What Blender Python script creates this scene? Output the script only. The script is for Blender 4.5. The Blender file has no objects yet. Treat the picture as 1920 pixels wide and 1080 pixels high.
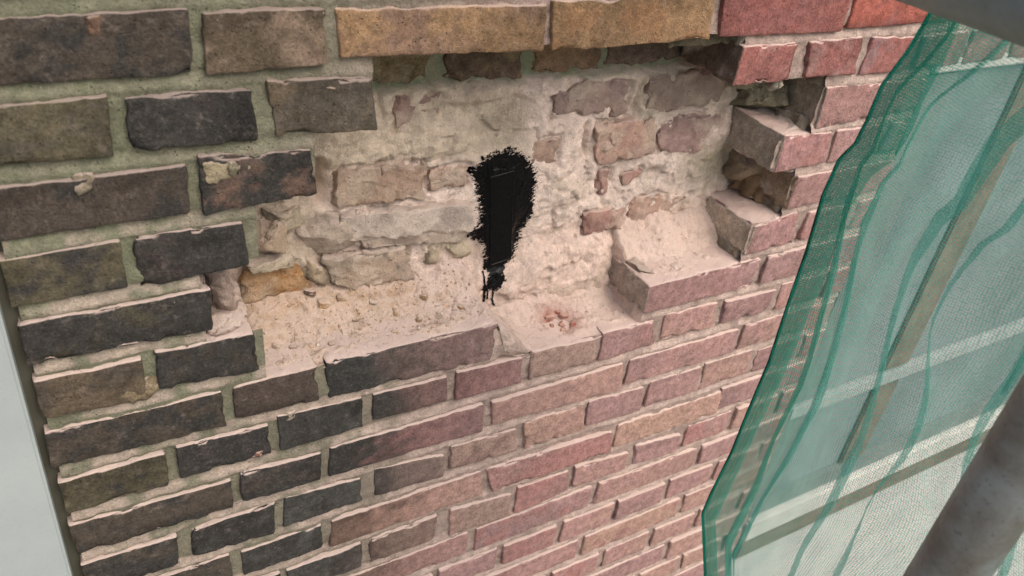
import bpy, math, random
import numpy as np
from mathutils import Matrix, Vector

# ------------------------------------------------------------------ camera, sky, sun, exposure
S = bpy.context.scene
COL = S.collection
cam_d = bpy.data.cameras.new('camera')
cam = bpy.data.objects.new('camera', cam_d)
COL.objects.link(cam)
cam_d.sensor_width = 36.0
cam_d.lens = 36.0 * 1564.93 / 1920.0
cam_d.dof.use_dof = True          # small phone-camera softness, focused on the hole
cam_d.dof.focus_distance = 0.95
cam_d.dof.aperture_fstop = 8.0
cam_d.clip_start = 0.02
cam_d.clip_end = 2000
RX = (0.859935, -0.496045, 0.120215)
RD = (-0.192084, -0.532734, -0.824195)
RF = (0.472881, 0.685663, -0.553399)
cam.matrix_world = Matrix(((RX[0], -RD[0], -RF[0], 0.03976), (RX[1], -RD[1], -RF[1], -0.65997),
                           (RX[2], -RD[2], -RF[2], 0.20371), (0, 0, 0, 1)))
S.camera = cam

W = bpy.data.worlds.new('World')
S.world = W
W.use_nodes = True
wn = W.node_tree.nodes
bg = wn.get('Background')
sky = wn.new('ShaderNodeTexSky')
sky.sky_type = 'NISHITA'
sky.sun_disc = False
SUN_DIR = Vector((0.22, -0.66, 0.85)).normalized()      # towards the sun
sky.sun_elevation = math.asin(SUN_DIR.z)
sky.sun_rotation = math.atan2(SUN_DIR.x, SUN_DIR.y)
sky.air_density = 1.0
sky.dust_density = 6.0
sky.ozone_density = 0.6
W.node_tree.links.new(sky.outputs[0], bg.inputs[0])
bg.inputs[1].default_value = 0.135
sun_d = bpy.data.lights.new('sun', 'SUN')
sun = bpy.data.objects.new('sun', sun_d)
COL.objects.link(sun)
sun_d.energy = 1.3
sun_d.angle = math.radians(55)
sun_d.color = (1.0, 0.98, 0.965)
sun.rotation_euler = SUN_DIR.to_track_quat('Z', 'Y').to_euler()
S.view_settings.view_transform = 'Standard'
S.view_settings.look = 'None'
S.view_settings.gamma = 1.0
S.view_settings.exposure = 0.36

# ------------------------------------------------------------------ helpers
def lin(c):
    c = np.asarray(c, float) / 255.0
    return np.where(c <= 0.04045, c / 12.92, ((c + 0.055) / 1.055) ** 2.4)

def sm(a, b, x):
    t = np.clip((x - a) / (b - a), 0, 1)
    return t * t * (3 - 2 * t)

def _h(ix, iy, iz, seed):
    n = (ix * 374761393 + iy * 668265263 + iz * 2147483647 + seed * 1274126177) & 0xFFFFFFFF
    n = ((n ^ (n >> 13)) * 1274126177) & 0xFFFFFFFF
    n = ((n ^ (n >> 16)) * 2246822519) & 0xFFFFFFFF
    return ((n ^ (n >> 15)) & 0xFFFF) / 32767.5 - 1.0

def vnoise(P, seed=0):
    I = np.floor(P).astype(np.int64)
    F = P - I
    F = F * F * F * (F * (F * 6 - 15) + 10)
    x, y, z = I[:, 0], I[:, 1], I[:, 2]
    fx, fy, fz = F[:, 0], F[:, 1], F[:, 2]
    r = 0
    for dx in (0, 1):
        wx = fx if dx else 1 - fx
        for dy in (0, 1):
            wy = fy if dy else 1 - fy
            for dz in (0, 1):
                wz = fz if dz else 1 - fz
                r = r + wx * wy * wz * _h(x + dx, y + dy, z + dz, seed)
    return r

def fbm(P, scale, octv=3, seed=0):
    P = np.asarray(P, float)
    a, s, r = 1.0, scale, 0
    for o in range(octv):
        r = r + a * vnoise(P * s + 17.3 * o + seed * 3.1, seed + o)
        a *= 0.5
        s *= 2.03
    return r / 1.4

def facet(P, scale, seed=0):
    """broken-stone noise: every cell a flat facet with its own height and tilt"""
    Pn = np.asarray(P, float) * scale
    I = np.floor(Pn).astype(np.int64)
    best = np.full(len(Pn), 1e9); out = np.zeros(len(Pn))
    for dx in (-1, 0, 1):
        for dy in (-1, 0, 1):
            for dz in (-1, 0, 1):
                x, y, z = I[:, 0] + dx, I[:, 1] + dy, I[:, 2] + dz
                c = np.stack([x + .5 + .45 * _h(x, y, z, seed + 1), y + .5 + .45 * _h(x, y, z, seed + 2), z + .5 + .45 * _h(x, y, z, seed + 3)], 1)
                d = Pn - c
                r = (d * d).sum(1)
                v = .55 * _h(x, y, z, seed + 4) + .8 * (_h(x, y, z, seed + 5) * d[:, 0] + _h(x, y, z, seed + 6) * d[:, 1] + _h(x, y, z, seed + 7) * d[:, 2])
                m = r < best
                best = np.where(m, r, best); out = np.where(m, v, out)
    return out

def dust_amount(V):
    # chopping dust fell below the hole and towards the right; the upper left stayed cleaner
    return np.clip(.46 + .54 * np.maximum(sm(.18, .62, V[:, 0] - .35 * (V[:, 2] + .30)), sm(-.18, -.45, V[:, 2] - .12)), 0, 1)

def mk(name, V, F, mat, parent=None, tint=None, smooth=True, origin=None, dust=None):
    """one mesh object; V (n,3) world coordinates, F (m,4) or (m,3) indices"""
    V = np.asarray(V, float)
    F = np.asarray(F, np.int32)
    c = np.array(origin, float) if origin is not None else (V.min(0) + V.max(0)) / 2
    me = bpy.data.meshes.new(name)
    k = F.shape[1]
    me.vertices.add(len(V))
    me.vertices.foreach_set('co', (V - c).astype(np.float32).ravel())
    me.loops.add(F.size)
    me.loops.foreach_set('vertex_index', F.ravel())
    me.polygons.add(len(F))
    me.polygons.foreach_set('loop_start', np.arange(0, F.size, k, dtype=np.int32))
    me.polygons.foreach_set('loop_total', np.full(len(F), k, np.int32))
    me.polygons.foreach_set('use_smooth', np.full(len(F), smooth, bool))
    me.update(calc_edges=True)
    if tint is not None:
        at = me.color_attributes.new('tint', 'FLOAT_COLOR', 'POINT')
        C4 = np.ones((len(V), 4), np.float32)
        C4[:, :3] = tint
        C4[:, 3] = dust_amount(V) if dust is None else dust
        at.data.foreach_set('color', C4.ravel())
    me.materials.append(mat)
    o = bpy.data.objects.new(name, me)
    COL.objects.link(o)
    o.location = c
    if parent is not None:
        o.parent = parent
        o.location = c - np.array(parent.location)
    return o

def tag(o, label, cat, group=None, kind=None):
    o['label'] = label
    o['category'] = cat
    if group: o['group'] = group
    if kind: o['kind'] = kind
    return o

def empty(name, loc, label, cat, group=None):
    o = bpy.data.objects.new(name, None)
    COL.objects.link(o)
    o.location = loc
    o.empty_display_size = 0.05
    return tag(o, label, cat, group)

_topo = {}
def topo(nx, ny, nz):
    key = (nx, ny, nz)
    if key in _topo: return _topo[key]
    m = np.zeros((nx + 1, ny + 1, nz + 1), bool)
    m[0] = m[-1] = True
    m[:, 0] = m[:, -1] = True
    m[:, :, 0] = m[:, :, -1] = True
    idx = np.full(m.shape, -1, np.int64)
    idx[m] = np.arange(m.sum())
    ijk = np.argwhere(m)
    Fs = []
    def q(a, flip):
        A = np.stack([a[:-1, :-1], a[1:, :-1], a[1:, 1:], a[:-1, 1:]], -1).reshape(-1, 4)
        Fs.append(A[:, ::-1] if flip else A)
    q(idx[0], True); q(idx[-1], False)
    q(idx[:, 0], False); q(idx[:, -1], True)
    q(idx[:, :, 0], True); q(idx[:, :, -1], False)
    _topo[key] = (ijk, np.concatenate(Fs))
    return _topo[key]

def axis(L, r, step):
    n = max(1, int(round((L - 2 * r) / step)))
    mid = np.linspace(r, L - r, n + 1)
    return np.concatenate([[0, r * 0.35], mid, [L - r * 0.35, L]])

def rough_box(quad, y0, y1, r=0.003, seed=0, rough=1.0, chip=0.006, wob=0.0012, step=0.0045, dstep=None, ridge=0.0, facets=0):
    """rounded, worn block: quad = x,z of TL,TR,BL,BR in mm on the face, from depth y0 (face) to y1.
    returns V, F, normal guess, relative position (0..1)^3"""
    Q = np.array(quad, float).reshape(4, 2) / 1000.0
    TL, TR, BL, BR = Q
    w = (np.linalg.norm(TR - TL) + np.linalg.norm(BR - BL)) / 2
    H = (np.linalg.norm(TL - BL) + np.linalg.norm(TR - BR)) / 2
    D = y1 - y0
    r = min(r, w * 0.3, H * 0.3, D * 0.3)
    ax, az = axis(w, r, step), axis(H, r, step)
    if dstep is None:
        ad = np.concatenate([[0, r * 0.35, r, r + 0.004], np.linspace(r + 0.01, D - r, 4), [D]]) if D > 0.03 else axis(D, r, step)
    else:
        ad = axis(D, r, dstep)
    ijk, F = topo(len(ax) - 1, len(ad) - 1, len(az) - 1)
    p = np.stack([ax[ijk[:, 0]], ad[ijk[:, 1]], az[ijk[:, 2]]], 1)
    L3 = np.array([w, D, H])
    qn = np.clip(p, r, L3 - r)
    de = p - qn
    ln = np.linalg.norm(de, axis=1, keepdims=True) + 1e-12
    n = de / ln
    p = qn + n * r
    if facets:
        rs = np.random.RandomState(seed + 7)
        pn = p / L3 * 2 - 1
        for _ in range(facets):
            d = rs.normal(size=3) * np.array([1, 1.0, 1]); d[1] = -abs(d[1]) - .35
            d /= np.linalg.norm(d)
            ee = np.maximum(0, pn @ d - rs.uniform(.55, .95))
            pn = pn - ee[:, None] * d[None]
        p = (pn + 1) / 2 * L3
    rel = p / L3
    dist = np.sort(np.minimum(p, L3 - p), axis=1)[:, 1]
    e = np.exp(-dist / 0.005)
    a, b = rel[:, 0:1], rel[:, 2:3]
    xz = BL * (1 - a) * (1 - b) + BR * a * (1 - b) + TL * (1 - a) * b + TR * a * b
    V = np.stack([xz[:, 0], y0 + p[:, 1], xz[:, 1]], 1)
    S0 = V + seed * 0.37
    V[:, 0] += wob * fbm(S0, 60, 3, 11)
    V[:, 2] += wob * fbm(S0, 62, 3, 12)
    disp = rough * (0.0006 * fbm(S0, 48, 2, 1) + 0.0007 * fbm(S0, 210, 2, 2))
    if ridge: disp += ridge * 0.0065 * facet(S0 + .004 * fbm(S0, 90, 2, 8)[:, None], 52, 5) + ridge * 0.0030 * facet(S0, 140, 9) + ridge * .002 * fbm(S0, 240, 2, 6)
    disp -= e * chip * np.maximum(0, fbm(S0, 60, 3, 3) - 0.05)
    V += n * disp[:, None]
    return V, F, n, rel

# ------------------------------------------------------------------ materials
def new_mat(name):
    m = bpy.data.materials.new(name)
    m.use_nodes = True
    nt = m.node_tree
    b = nt.nodes.get('Principled BSDF')
    return m, nt, b

def N(nt, typ, **kw):
    n = nt.nodes.new(typ)
    for k, v in kw.items():
        if k == 'inp':
            for i, x in v.items(): n.inputs[i].default_value = x
        else: setattr(n, k, v)
    return n

def mixc(nt, a, b, fac, mode='MIX'):
    n = nt.nodes.new('ShaderNodeMix')
    n.data_type = 'RGBA'
    n.blend_type = mode
    for sock, v in ((n.inputs[6], a), (n.inputs[7], b), (n.inputs[0], fac)):
        if hasattr(v, 'is_linked') or hasattr(v, 'links'): nt.links.new(v, sock)
        else: sock.default_value = v
    return n.outputs[2]

def ramp(nt, src, lo, hi, v0=0.0, v1=1.0):
    n = nt.nodes.new('ShaderNodeMapRange')
    n.interpolation_type = 'SMOOTHSTEP'
    nt.links.new(src, n.inputs[0])
    n.inputs[1].default_value = lo; n.inputs[2].default_value = hi
    n.inputs[3].default_value = v0; n.inputs[4].default_value = v1
    return n.outputs[0]

def math_(nt, op, a, b=None):
    n = nt.nodes.new('ShaderNodeMath')
    n.operation = op
    for s, v in ((n.inputs[0], a), (n.inputs[1], b)):
        if v is None: continue
        if hasattr(v, 'links'): nt.links.new(v, s)
        else: s.default_value = v
    return n.outputs[0]

def noise(nt, vec, scale, detail=4, rough=0.6):
    n = nt.nodes.new('ShaderNodeTexNoise')
    nt.links.new(vec, n.inputs['Vector'])
    n.inputs['Scale'].default_value = scale
    n.inputs['Detail'].default_value = detail
    n.inputs['Roughness'].default_value = rough
    return n.outputs['Fac']

def rgba(c): return tuple(lin(c)) + (1.0,)

def masonry(name, dust_col, dust_lo, dust_hi, dust_max, var, bump_d, pits, film_max=0.35, grain=0.0):
    m, nt, b = new_mat(name)
    L = nt.links
    geo = N(nt, 'ShaderNodeNewGeometry')
    pos = geo.outputs['Position']
    at = N(nt, 'ShaderNodeAttribute', attribute_name='tint')
    tint = at.outputs['Color']
    n1 = noise(nt, pos, 90, 6, 0.65)
    n2 = noise(nt, pos, 420, 4, 0.7)
    n3 = noise(nt, pos, 1100, 2, 0.6)
    v1 = ramp(nt, n1, 0.30, 0.72, 1 - var, 1 + var)
    v2 = ramp(nt, n2, 0.30, 0.70, 1 - var * 0.9, 1 + var * 0.9)
    v3 = ramp(nt, n3, 0.25, 0.75, 1 - var * 0.7, 1 + var * 0.7)
    val = math_(nt, 'MULTIPLY', math_(nt, 'MULTIPLY', v1, v2), v3)
    vm = N(nt, 'ShaderNodeVectorMath', operation='SCALE')
    L.new(tint, vm.inputs[0]); L.new(val, vm.inputs['Scale'])
    col = vm.outputs[0]
    # coarse sanded grain: paler grains standing in the darker skin
    sp0 = math_(nt, 'MULTIPLY', ramp(nt, noise(nt, pos, 300, 5, 0.75), 0.50, 0.70, 0, grain), ramp(nt, noise(nt, pos, 45, 3), 0.35, 0.65, 0.35, 1))
    col = mixc(nt, col, (0.36, 0.31, 0.26, 1), sp0)
    # pits and dark specks in the fired clay
    vor = N(nt, 'ShaderNodeTexVoronoi', feature='F1')
    L.new(pos, vor.inputs['Vector']); vor.inputs['Scale'].default_value = 260
    pit = math_(nt, 'MULTIPLY', ramp(nt, vor.outputs['Distance'], 0.10, 0.26, 1, 0), ramp(nt, noise(nt, pos, 130, 2), 0.5, 0.62))
    pitf = math_(nt, 'MULTIPLY', pit, pits)
    col = mixc(nt, col, (0.03, 0.025, 0.02, 1), pitf)
    # dust lying on whatever faces up
    sep = N(nt, 'ShaderNodeSeparateXYZ'); L.new(geo.outputs['Normal'], sep.inputs[0])
    nz = math_(nt, 'ADD', sep.outputs[2], math_(nt, 'MULTIPLY', math_(nt, 'SUBTRACT', n1, 0.5), 0.7))
    df = ramp(nt, nz, dust_lo, dust_hi, 0, dust_max)
    # thin dust film and mortar smears in patches
    film = ramp(nt, noise(nt, pos, 52, 7, 0.75), 0.54, 0.80, 0, film_max)
    df = math_(nt, 'MAXIMUM', math_(nt, 'MULTIPLY', df, at.outputs['Alpha']), film)
    dc = mixc(nt, rgba(dust_col), (0.66, 0.53, 0.47, 1), ramp(nt, n1, 0.35, 0.7))
    col = mixc(nt, col, dc, df)
    # white crumbs
    vor2 = N(nt, 'ShaderNodeTexVoronoi', feature='F1')
    L.new(pos, vor2.inputs['Vector']); vor2.inputs['Scale'].default_value = 120
    sp = math_(nt, 'MULTIPLY', ramp(nt, vor2.outputs['Distance'], 0.04, 0.09, 1, 0), ramp(nt, noise(nt, pos, 60, 2), 0.62, 0.66))
    col = mixc(nt, col, (0.6, 0.57, 0.5, 1), math_(nt, 'MULTIPLY', sp, 0.6))
    L.new(col, b.inputs['Base Color'])
    b.inputs['Roughness'].default_value = 0.93
    b.inputs['Specular IOR Level'].default_value = 0.18
    hgt = math_(nt, 'ADD', math_(nt, 'ADD', math_(nt, 'MULTIPLY', n1, 1.2), math_(nt, 'MULTIPLY', n2, 0.7)),
                math_(nt, 'SUBTRACT', math_(nt, 'MULTIPLY', n3, 0.35), math_(nt, 'MULTIPLY', pit, 0.8)))
    bp = N(nt, 'ShaderNodeBump')
    bp.inputs['Strength'].default_value = 0.9
    bp.inputs['Distance'].default_value = bump_d
    L.new(hgt, bp.inputs['Height'])
    L.new(bp.outputs[0], b.inputs['Normal'])
    return m

M_BRICK = masonry('fired_clay', (222, 200, 188), 0.42, 0.84, 0.84, 0.25, 0.0026, 0.6, 0.26, 0.20)
M_MORTAR = masonry('old_lime_mortar', (222, 202, 190), 0.40, 0.85, 0.62, 0.18, 0.0034, 0.35, 0.2, 0.15)
M_CORE = masonry('dusty_backing_mortar', (228, 210, 198), 0.50, 0.95, 0.55, 0.12, 0.0038, 0.22, 0.15)
M_FRESH = masonry('freshly_broken_clay', (222, 196, 182), 0.65, 1.0, 0.30, 0.25, 0.0030, 0.4, 0.12, 0.1)

# ------------------------------------------------------------------ the brick wall
PITCH, CH = 0.10876, 0.0625        # header pitch, course height
# measured faces of single bricks: (course, u0, u1): x,z of TL,TR,BL,BR in mm
FACE = {
(0,1.5,2.5):(177,-1,273,-1,176,-51,275,-49),
(0,0,1.5):(6,-2,168,1,6,-48,167,-51),
(0,2.5,4.5):(282,-3,489,-6,287,-46,494,-51),
(0,4.5,6.5):(495,-2,701,-2,501,-51,707,-50),
(0,6.5,8.5):(712,-2,919,-2,719,-48,919,-52),
(1,0,1):(6,-64,103,-61,6,-110,101,-113),
(1,1,2):(114,-64,212,-64,114,-110,213,-112),
(1,2,3):(223,-59,318,-62,229,-109,322,-114),
(1,7,8):(761,-60,853,-61,759,-107,854,-109),
(1,8,9):(872,-61,965,-59,880,-107,976,-109),
(2,0,1.5):(6,-127,156,-127,6,-173,153,-173),
(2,1.5,2.5):(164,-120,260,-125,164,-176,265,-171),
(2,8.5,10.5):(932,-123,1137,-127,937,-181,1137,-173),
(3,0,1):(6,-190,96,-188,6,-236,96,-236),
(3,1,2):(106,-187,196,-189,104,-240,201,-236),
(3,8,9):(883,-184,975,-189,882,-239,979,-235),
(4,0,1.5):(6,-252,164,-253,6,-298,162,-299),
(5,0,1):(6,-314,98,-315,6,-360,97,-364),
(5,1,2):(109,-311,201,-314,108,-358,204,-363),
(5,8,9):(881,-318,964,-309,879,-365,972,-362),
(6,0,1.5):(6,-377,166,-379,6,-423,167,-426),
(6,1.5,2.5):(175,-376,263,-375,176,-420,265,-424),
(6,2.5,4.5):(273,-374,484,-377,276,-426,480,-433),
(6,6.5,8.5):(712,-377,915,-376,712,-423,916,-424),
(7,0,1):(6,-440,105,-439,6,-486,104,-485),
(7,1,2):(116,-437,209,-440,116,-483,211,-483),
(7,2,3):(219,-431,315,-436,221,-484,318,-483),
(7,3,4):(328,-437,422,-440,328,-478,426,-481),
(7,4,5):(434,-438,527,-442,436,-485,532,-486),
(7,5,6):(539,-437,638,-443,542,-485,648,-486),
(7,6,7):(651,-438,740,-440,654,-488,750,-485),
(7,7,8):(756,-434,855,-439,759,-483,862,-484),
(7,8,9):(869,-440,973,-443,869,-482,968,-482),
(8,0,1.5):(6,-502,166,-505,6,-548,166,-549),
(8,1.5,2.5):(176,-499,267,-503,174,-546,266,-547),
(8,2.5,4.5):(276,-500,479,-503,276,-548,482,-551),
(8,4.5,6.5):(491,-505,699,-503,495,-546,708,-555),
(8,6.5,8.5):(712,-502,921,-504,711,-549,923,-550),
(9,1,2):(119,-565,211,-562,116,-610,210,-616),
(9,2,3):(222,-560,317,-568,220,-612,320,-611),
(9,3,4):(332,-558,429,-572,336,-609,433,-614),
(9,4,5):(438,-562,537,-566,437,-604,543,-612),
(9,5,6):(547,-560,646,-560,555,-614,657,-614),
(9,6,7):(652,-558,751,-563,657,-607,759,-614),
(9,7,8):(763,-558,864,-560,764,-609,869,-611),
(9,8,9):(870,-557,969,-558,872,-610,976,-609),
(10,2.5,4.5):(279,-628,492,-628,277,-677,497,-679),
(10,4.5,6.5):(495,-627,712,-636,513,-680,719,-683),
(10,6.5,8.5):(720,-629,934,-632,723,-678,935,-682),
(11,4,5):(447,-687,548,-698,452,-743,552,-748),
(11,5,6):(556,-690,645,-692,557,-745,651,-739),
(11,6,7):(655,-689,757,-698,659,-737,759,-736),
(11,7,8):(769,-690,865,-700,773,-735,870,-741),
}
UL = {1: 3.0, 2: 2.5, 3: 2.0, 4: 1.5, 5: 2.0, 6: 4.5}      # the hole: first and last missing header unit per course
UR = {1: 7.0, 2: 8.5, 3: 8.0, 4: 8.5, 5: 8.0, 6: 6.5}
DK = (60, 59, 54); DG = (72, 73, 68); DB = (82, 73, 60); OL = (92, 86, 60); OB = (104, 90, 66); BR = (112, 88, 72)
TN = (146, 124, 100); OR = (158, 124, 80); RD = (160, 94, 84); RR = (178, 94, 74); PK = (166, 120, 110)
MV = (152, 112, 110); PT = (172, 132, 110); PO = (178, 140, 108); DM = (134, 92, 92)
COLR = {  # (course, u0): colour, second colour, 'n' mixed in blotches / 'g' runs from the first to the second along the brick
(0,0):(DB,DK,'n'), (0,1.5):(OB,TN,'n'), (0,2.5):(OR,(140,110,86),'n'), (0,4.5):(OR,(170,126,78),'n'), (0,6.5):(RD,(150,92,84),'n'), (0,8.5):(RR,RD,'n'),
(-1,0):(OL,DB,'n'), (-1,1):(OB,OL,'n'), (-1,2):(TN,OB,'n'), (-1,3):(OR,TN,'n'), (-1,4):(OR,PO,'n'), (-1,5):(OR,RD,'n'),
(1,0):(OL,(84,80,64),'n'), (1,1):(DK,(66,58,54),'n'), (1,2):((98,90,74),OB,'n'), (1,7):(RD,PK,'n'), (1,8):(RD,PK,'n'), (1,9):(RD,MV,'n'),
(2,0):((84,74,62),DK,'n'), (2,1.5):(DK,BR,'n'), (2,8.5):((172,120,112),PK,'n'),
(3,0):(OL,DK,'n'), (3,1):(DK,(74,64,60),'n'), (3,8):((162,108,108),RD,'n'), (3,9):(PK,MV,'n'),
(4,0):(DK,OL,'n'), (4,8.5):((166,116,108),RD,'n'),
(5,0):(OB,DB,'n'), (5,1):(DK,(70,64,54),'n'), (5,8):((162,112,110),RD,'n'), (5,9):(PK,RD,'n'),
(6,0):(DB,DK,'n'), (6,1.5):((84,72,62),DB,'n'), (6,2.5):(DG,(122,98,90),'g'), (6,6.5):((156,106,104),MV,'n'), (6,8.5):(MV,PK,'n'),
(7,0):(OL,DK,'n'), (7,1):(DK,(64,60,58),'n'), (7,2):(DK,DG,'n'), (7,3):(DK,(112,84,76),'g'), (7,4):((134,88,84),RD,'n'), (7,5):(TN,(152,130,104),'n'),
(7,6):((154,98,94),MV,'n'), (7,7):(PT,PK,'n'), (7,8):(MV,DM,'n'),
(8,0):(DB,DK,'n'), (8,1.5):(DK,(72,64,58),'n'), (8,2.5):(DK,(142,98,94),'g'), (8,4.5):(PT,(150,112,96),'n'), (8,6.5):(MV,PK,'n'), (8,8.5):(PT,PK,'n'),
(9,0):(DK,DB,'n'), (9,1):(DK,DG,'n'), (9,2):(DG,DK,'n'), (9,3):(DK,(106,92,80),'g'), (9,4):(TN,BR,'n'), (9,5):(PO,PT,'n'), (9,6):(MV,(148,110,112),'n'),
(9,7):(MV,PK,'n'), (9,8):(PT,PK,'n'), (9,9):(DM,MV,'n'),
(10,0):(DK,DB,'n'), (10,1.5):(DG,DK,'n'), (10,2.5):(BR,PT,'g'), (10,4.5):(RD,PK,'n'), (10,6.5):(PO,PT,'n'), (10,8.5):(MV,DM,'n'),
(11,0):(DK,DG,'n'), (11,1):(DK,DB,'n'), (11,2):(DG,DK,'n'), (11,3):((110,94,76),BR,'n'), (11,4):(TN,PT,'n'), (11,5):(RD,MV,'n'), (11,6):(PK,PT,'n'),
(11,7):(MV,PK,'n'), (11,8):(RD,PK,'n'),
(12,2.5):(BR,PK,'g'), (12,6.5):(PT,PK,'n'), (12,8.5):(MV,RD,'n'), (12,4.5):(MV,RD,'n'),
(14,4.5):(RD,PK,'n'), (14,6.5):(PO,RD,'n'), (14,2.5):(BR,MV,'g'),
}
SIDE = {(1,7):(104,86,70), (2,8.5):(152,144,122), (3,8):(166,156,136), (4,8.5):(146,124,98), (5,8):(190,176,152), (6,6.5):(176,160,142)}

wall = empty('brick_wall', (0.0, 0.0, -3.2), 'old brick wall of dark and pink bricks with a ragged hole chopped into it', 'wall')
rnd = random.Random(4)
RECTS = []
KA = 0.95
SAT = 0.80

def brick_tint(V, A, B, mode, seed, rel, n=None, side=None):
    S0 = V + seed * 0.61
    r = random.Random(seed)
    sc = r.choice([14, 20, 30, 46, 64])
    stretch = np.array([1, 1, r.choice([1, 1, 2.2])])
    nn = fbm(S0 * stretch, sc, 4, 31) + 0.4 * fbm(S0, 130, 2, 32)
    if mode == 'g':
        t = sm(0.12, 0.75, rel[:, 0] + 0.30 * nn)
    else:
        b0 = r.uniform(-.35, .1)
        t = sm(b0, b0 + r.uniform(.4, .9), nn)
    c = lin(A)[None] * (1 - t[:, None]) + lin(B)[None] * t[:, None]
    # kiln flashing: one end or one edge burnt darker, different on every brick
    w = r.choice([rel[:, 0], 1 - rel[:, 0], rel[:, 2], 1 - rel[:, 2], None, None])
    if w is not None:
        k = r.uniform(.15, .45) * sm(.35, .0, w + .25 * nn)
        c = c * (1 - k[:, None])
    k = 0.25 * sm(0.15, 0.7, fbm(S0, 22, 3, 33))
    c = c * (1 - k[:, None])
    c = c * r.uniform(.9, 1.1)
    pd = 0.42 * sm(.34, .62, V[:, 0] + .25 * np.clip(-V[:, 2] - .3, 0, 1)) * sm(-.02, -.25, V[:, 2])
    c = c * (1 - pd[:, None]) + lin((192, 154, 144))[None] * pd[:, None]
    if side is not None:
        f = sm(0.35, 0.8, -n[:, 0])
        s = lin(side)[None] * (1 + 0.30 * fbm(S0, 60, 3, 35))[:, None]
        sd = .7 * sm(.1, .5, fbm(S0, 34, 3, 36))[:, None]              # mortar still stuck to the torn side
        s = s * (1 - sd) + lin((186, 172, 154))[None] * sd
        c = c * (1 - f[:, None]) + s * f[:, None]
    lum = (c @ np.array([.2126, .7152, .0722]))[:, None]
    dk = sm(.16, .05, lum)
    c = lum + (c - lum) * (SAT - .04 * dk)
    c = c * (1 - .06 * dk)
    c = c * np.array([1.0, .965, .985])
    return np.clip(c * KA + 0.004, 0.004, 0.9)

def default_col(c, u, w):
    x = u + w / 2
    edge = 2.9 + 0.35 * math.sin(c * 1.7)
    if x < edge - 0.5:
        A, B = rnd.choice([(DK, DB), (DK, DG), (DB, DK), (DG, DK), (DK, (72, 64, 58)), (OL, DK)])
        return A, B, 'n'
    if x < edge + 0.6:
        A, B = rnd.choice([(DK, BR), (BR, TN), ((106, 92, 80), BR)])
        return A, B, rnd.choice('gn')
    A, B = rnd.choice([(PK, MV), (PT, PK), (MV, PK), (RD, PK), (PK, PT), (PT, PO), (MV, DM), (PK, RD)])
    return A, B, 'n'

def lay(c, u0, u1):
    key = (c, u0, u1)
    if key in FACE:
        q = list(FACE[key])
        q[1] -= 0.6; q[3] -= 0.6
    else:
        j = lambda s: rnd.uniform(-s, s) * 1000
        x0, x1 = u0 * PITCH + 0.0055, u1 * PITCH - 0.0055
        if u0 == 0: x0 = 0.006
        zt, zb = -c * CH - 0.0016, -c * CH - 0.0485
        q = [x0 * 1000 + j(.002), zt * 1000 + j(.0018), x1 * 1000 + j(.002), zt * 1000 + j(.0018),
             x0 * 1000 + j(.002), zb * 1000 + j(.0018), x1 * 1000 + j(.002), zb * 1000 + j(.0018)]
    if u0 == 0:
        q[0] = 7 + rnd.uniform(-1, 2); q[4] = 7 + rnd.uniform(-1, 2)
    seed = rnd.randint(1, 9999)
    y0 = rnd.uniform(-0.0015, 0.0015)
    tooth = (c, u0) in SIDE or (c, u1) in {(k, v) for k, v in UL.items()}
    lower = 1.0 if c > 0 else 0.7
    V, F, n, rel = rough_box(q, y0, 0.1, r=rnd.uniform(.0016, .0030), seed=seed, rough=rnd.uniform(.8, 1.5),
                             chip=(.011 if tooth else rnd.uniform(.003, .010)) * lower, wob=rnd.uniform(.0006, .0013),
                             dstep=0.005 if tooth else None, ridge=.09 if tooth else 0)
    A, B, mode = COLR.get((c, u0)) or default_col(c, u0, u1 - u0)
    T = brick_tint(V, A, B, mode, seed, rel, n, SIDE.get((c, u0)))
    mk('brick', V, F, M_BRICK, wall, T)
    Q = np.array(q).reshape(4, 2) / 1000
    RECTS.append((max(Q[0, 0], Q[2, 0]), min(Q[1, 0], Q[3, 0]), max(Q[2, 1], Q[3, 1]), min(Q[0, 1], Q[1, 1])))

C0, C1 = -3, 20
for c in range(C0, C1 + 1):
    end = 14.5 if c <= 1 else 10.5
    if c % 2 == 0:
        us = [0, 1.5, 2.5] + [2.5 + 2 * k for k in range(1, 20)]
    else:
        us = [float(k) for k in range(0, 20)]
    us = [u for u in us if u < end - 1e-6] + [end]
    for u0, u1 in zip(us[:-1], us[1:]):
        if u0 == int(u0): u0 = int(u0)
        if u1 == int(u1): u1 = int(u1)
        if c in UL and u0 >= UL[c] - 1e-6 and u1 <= UR[c] + 1e-6: continue
        lay(c, u0, u1)

# ---- recessed mortar between the face bricks: one heightfield sheet, open where bricks hide it and where the hole is
def sheet_faces(nx, nz, keep):
    I = np.arange((nx + 1) * (nz + 1)).reshape(nx + 1, nz + 1)
    Q = np.stack([I[:-1, :-1], I[1:, :-1], I[1:, 1:], I[:-1, 1:]], -1)
    Q = Q[keep].reshape(-1, 4)
    used = np.unique(Q)
    m = np.full(I.size, -1, np.int64)
    m[used] = np.arange(len(used))
    return used, m[Q]

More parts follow.
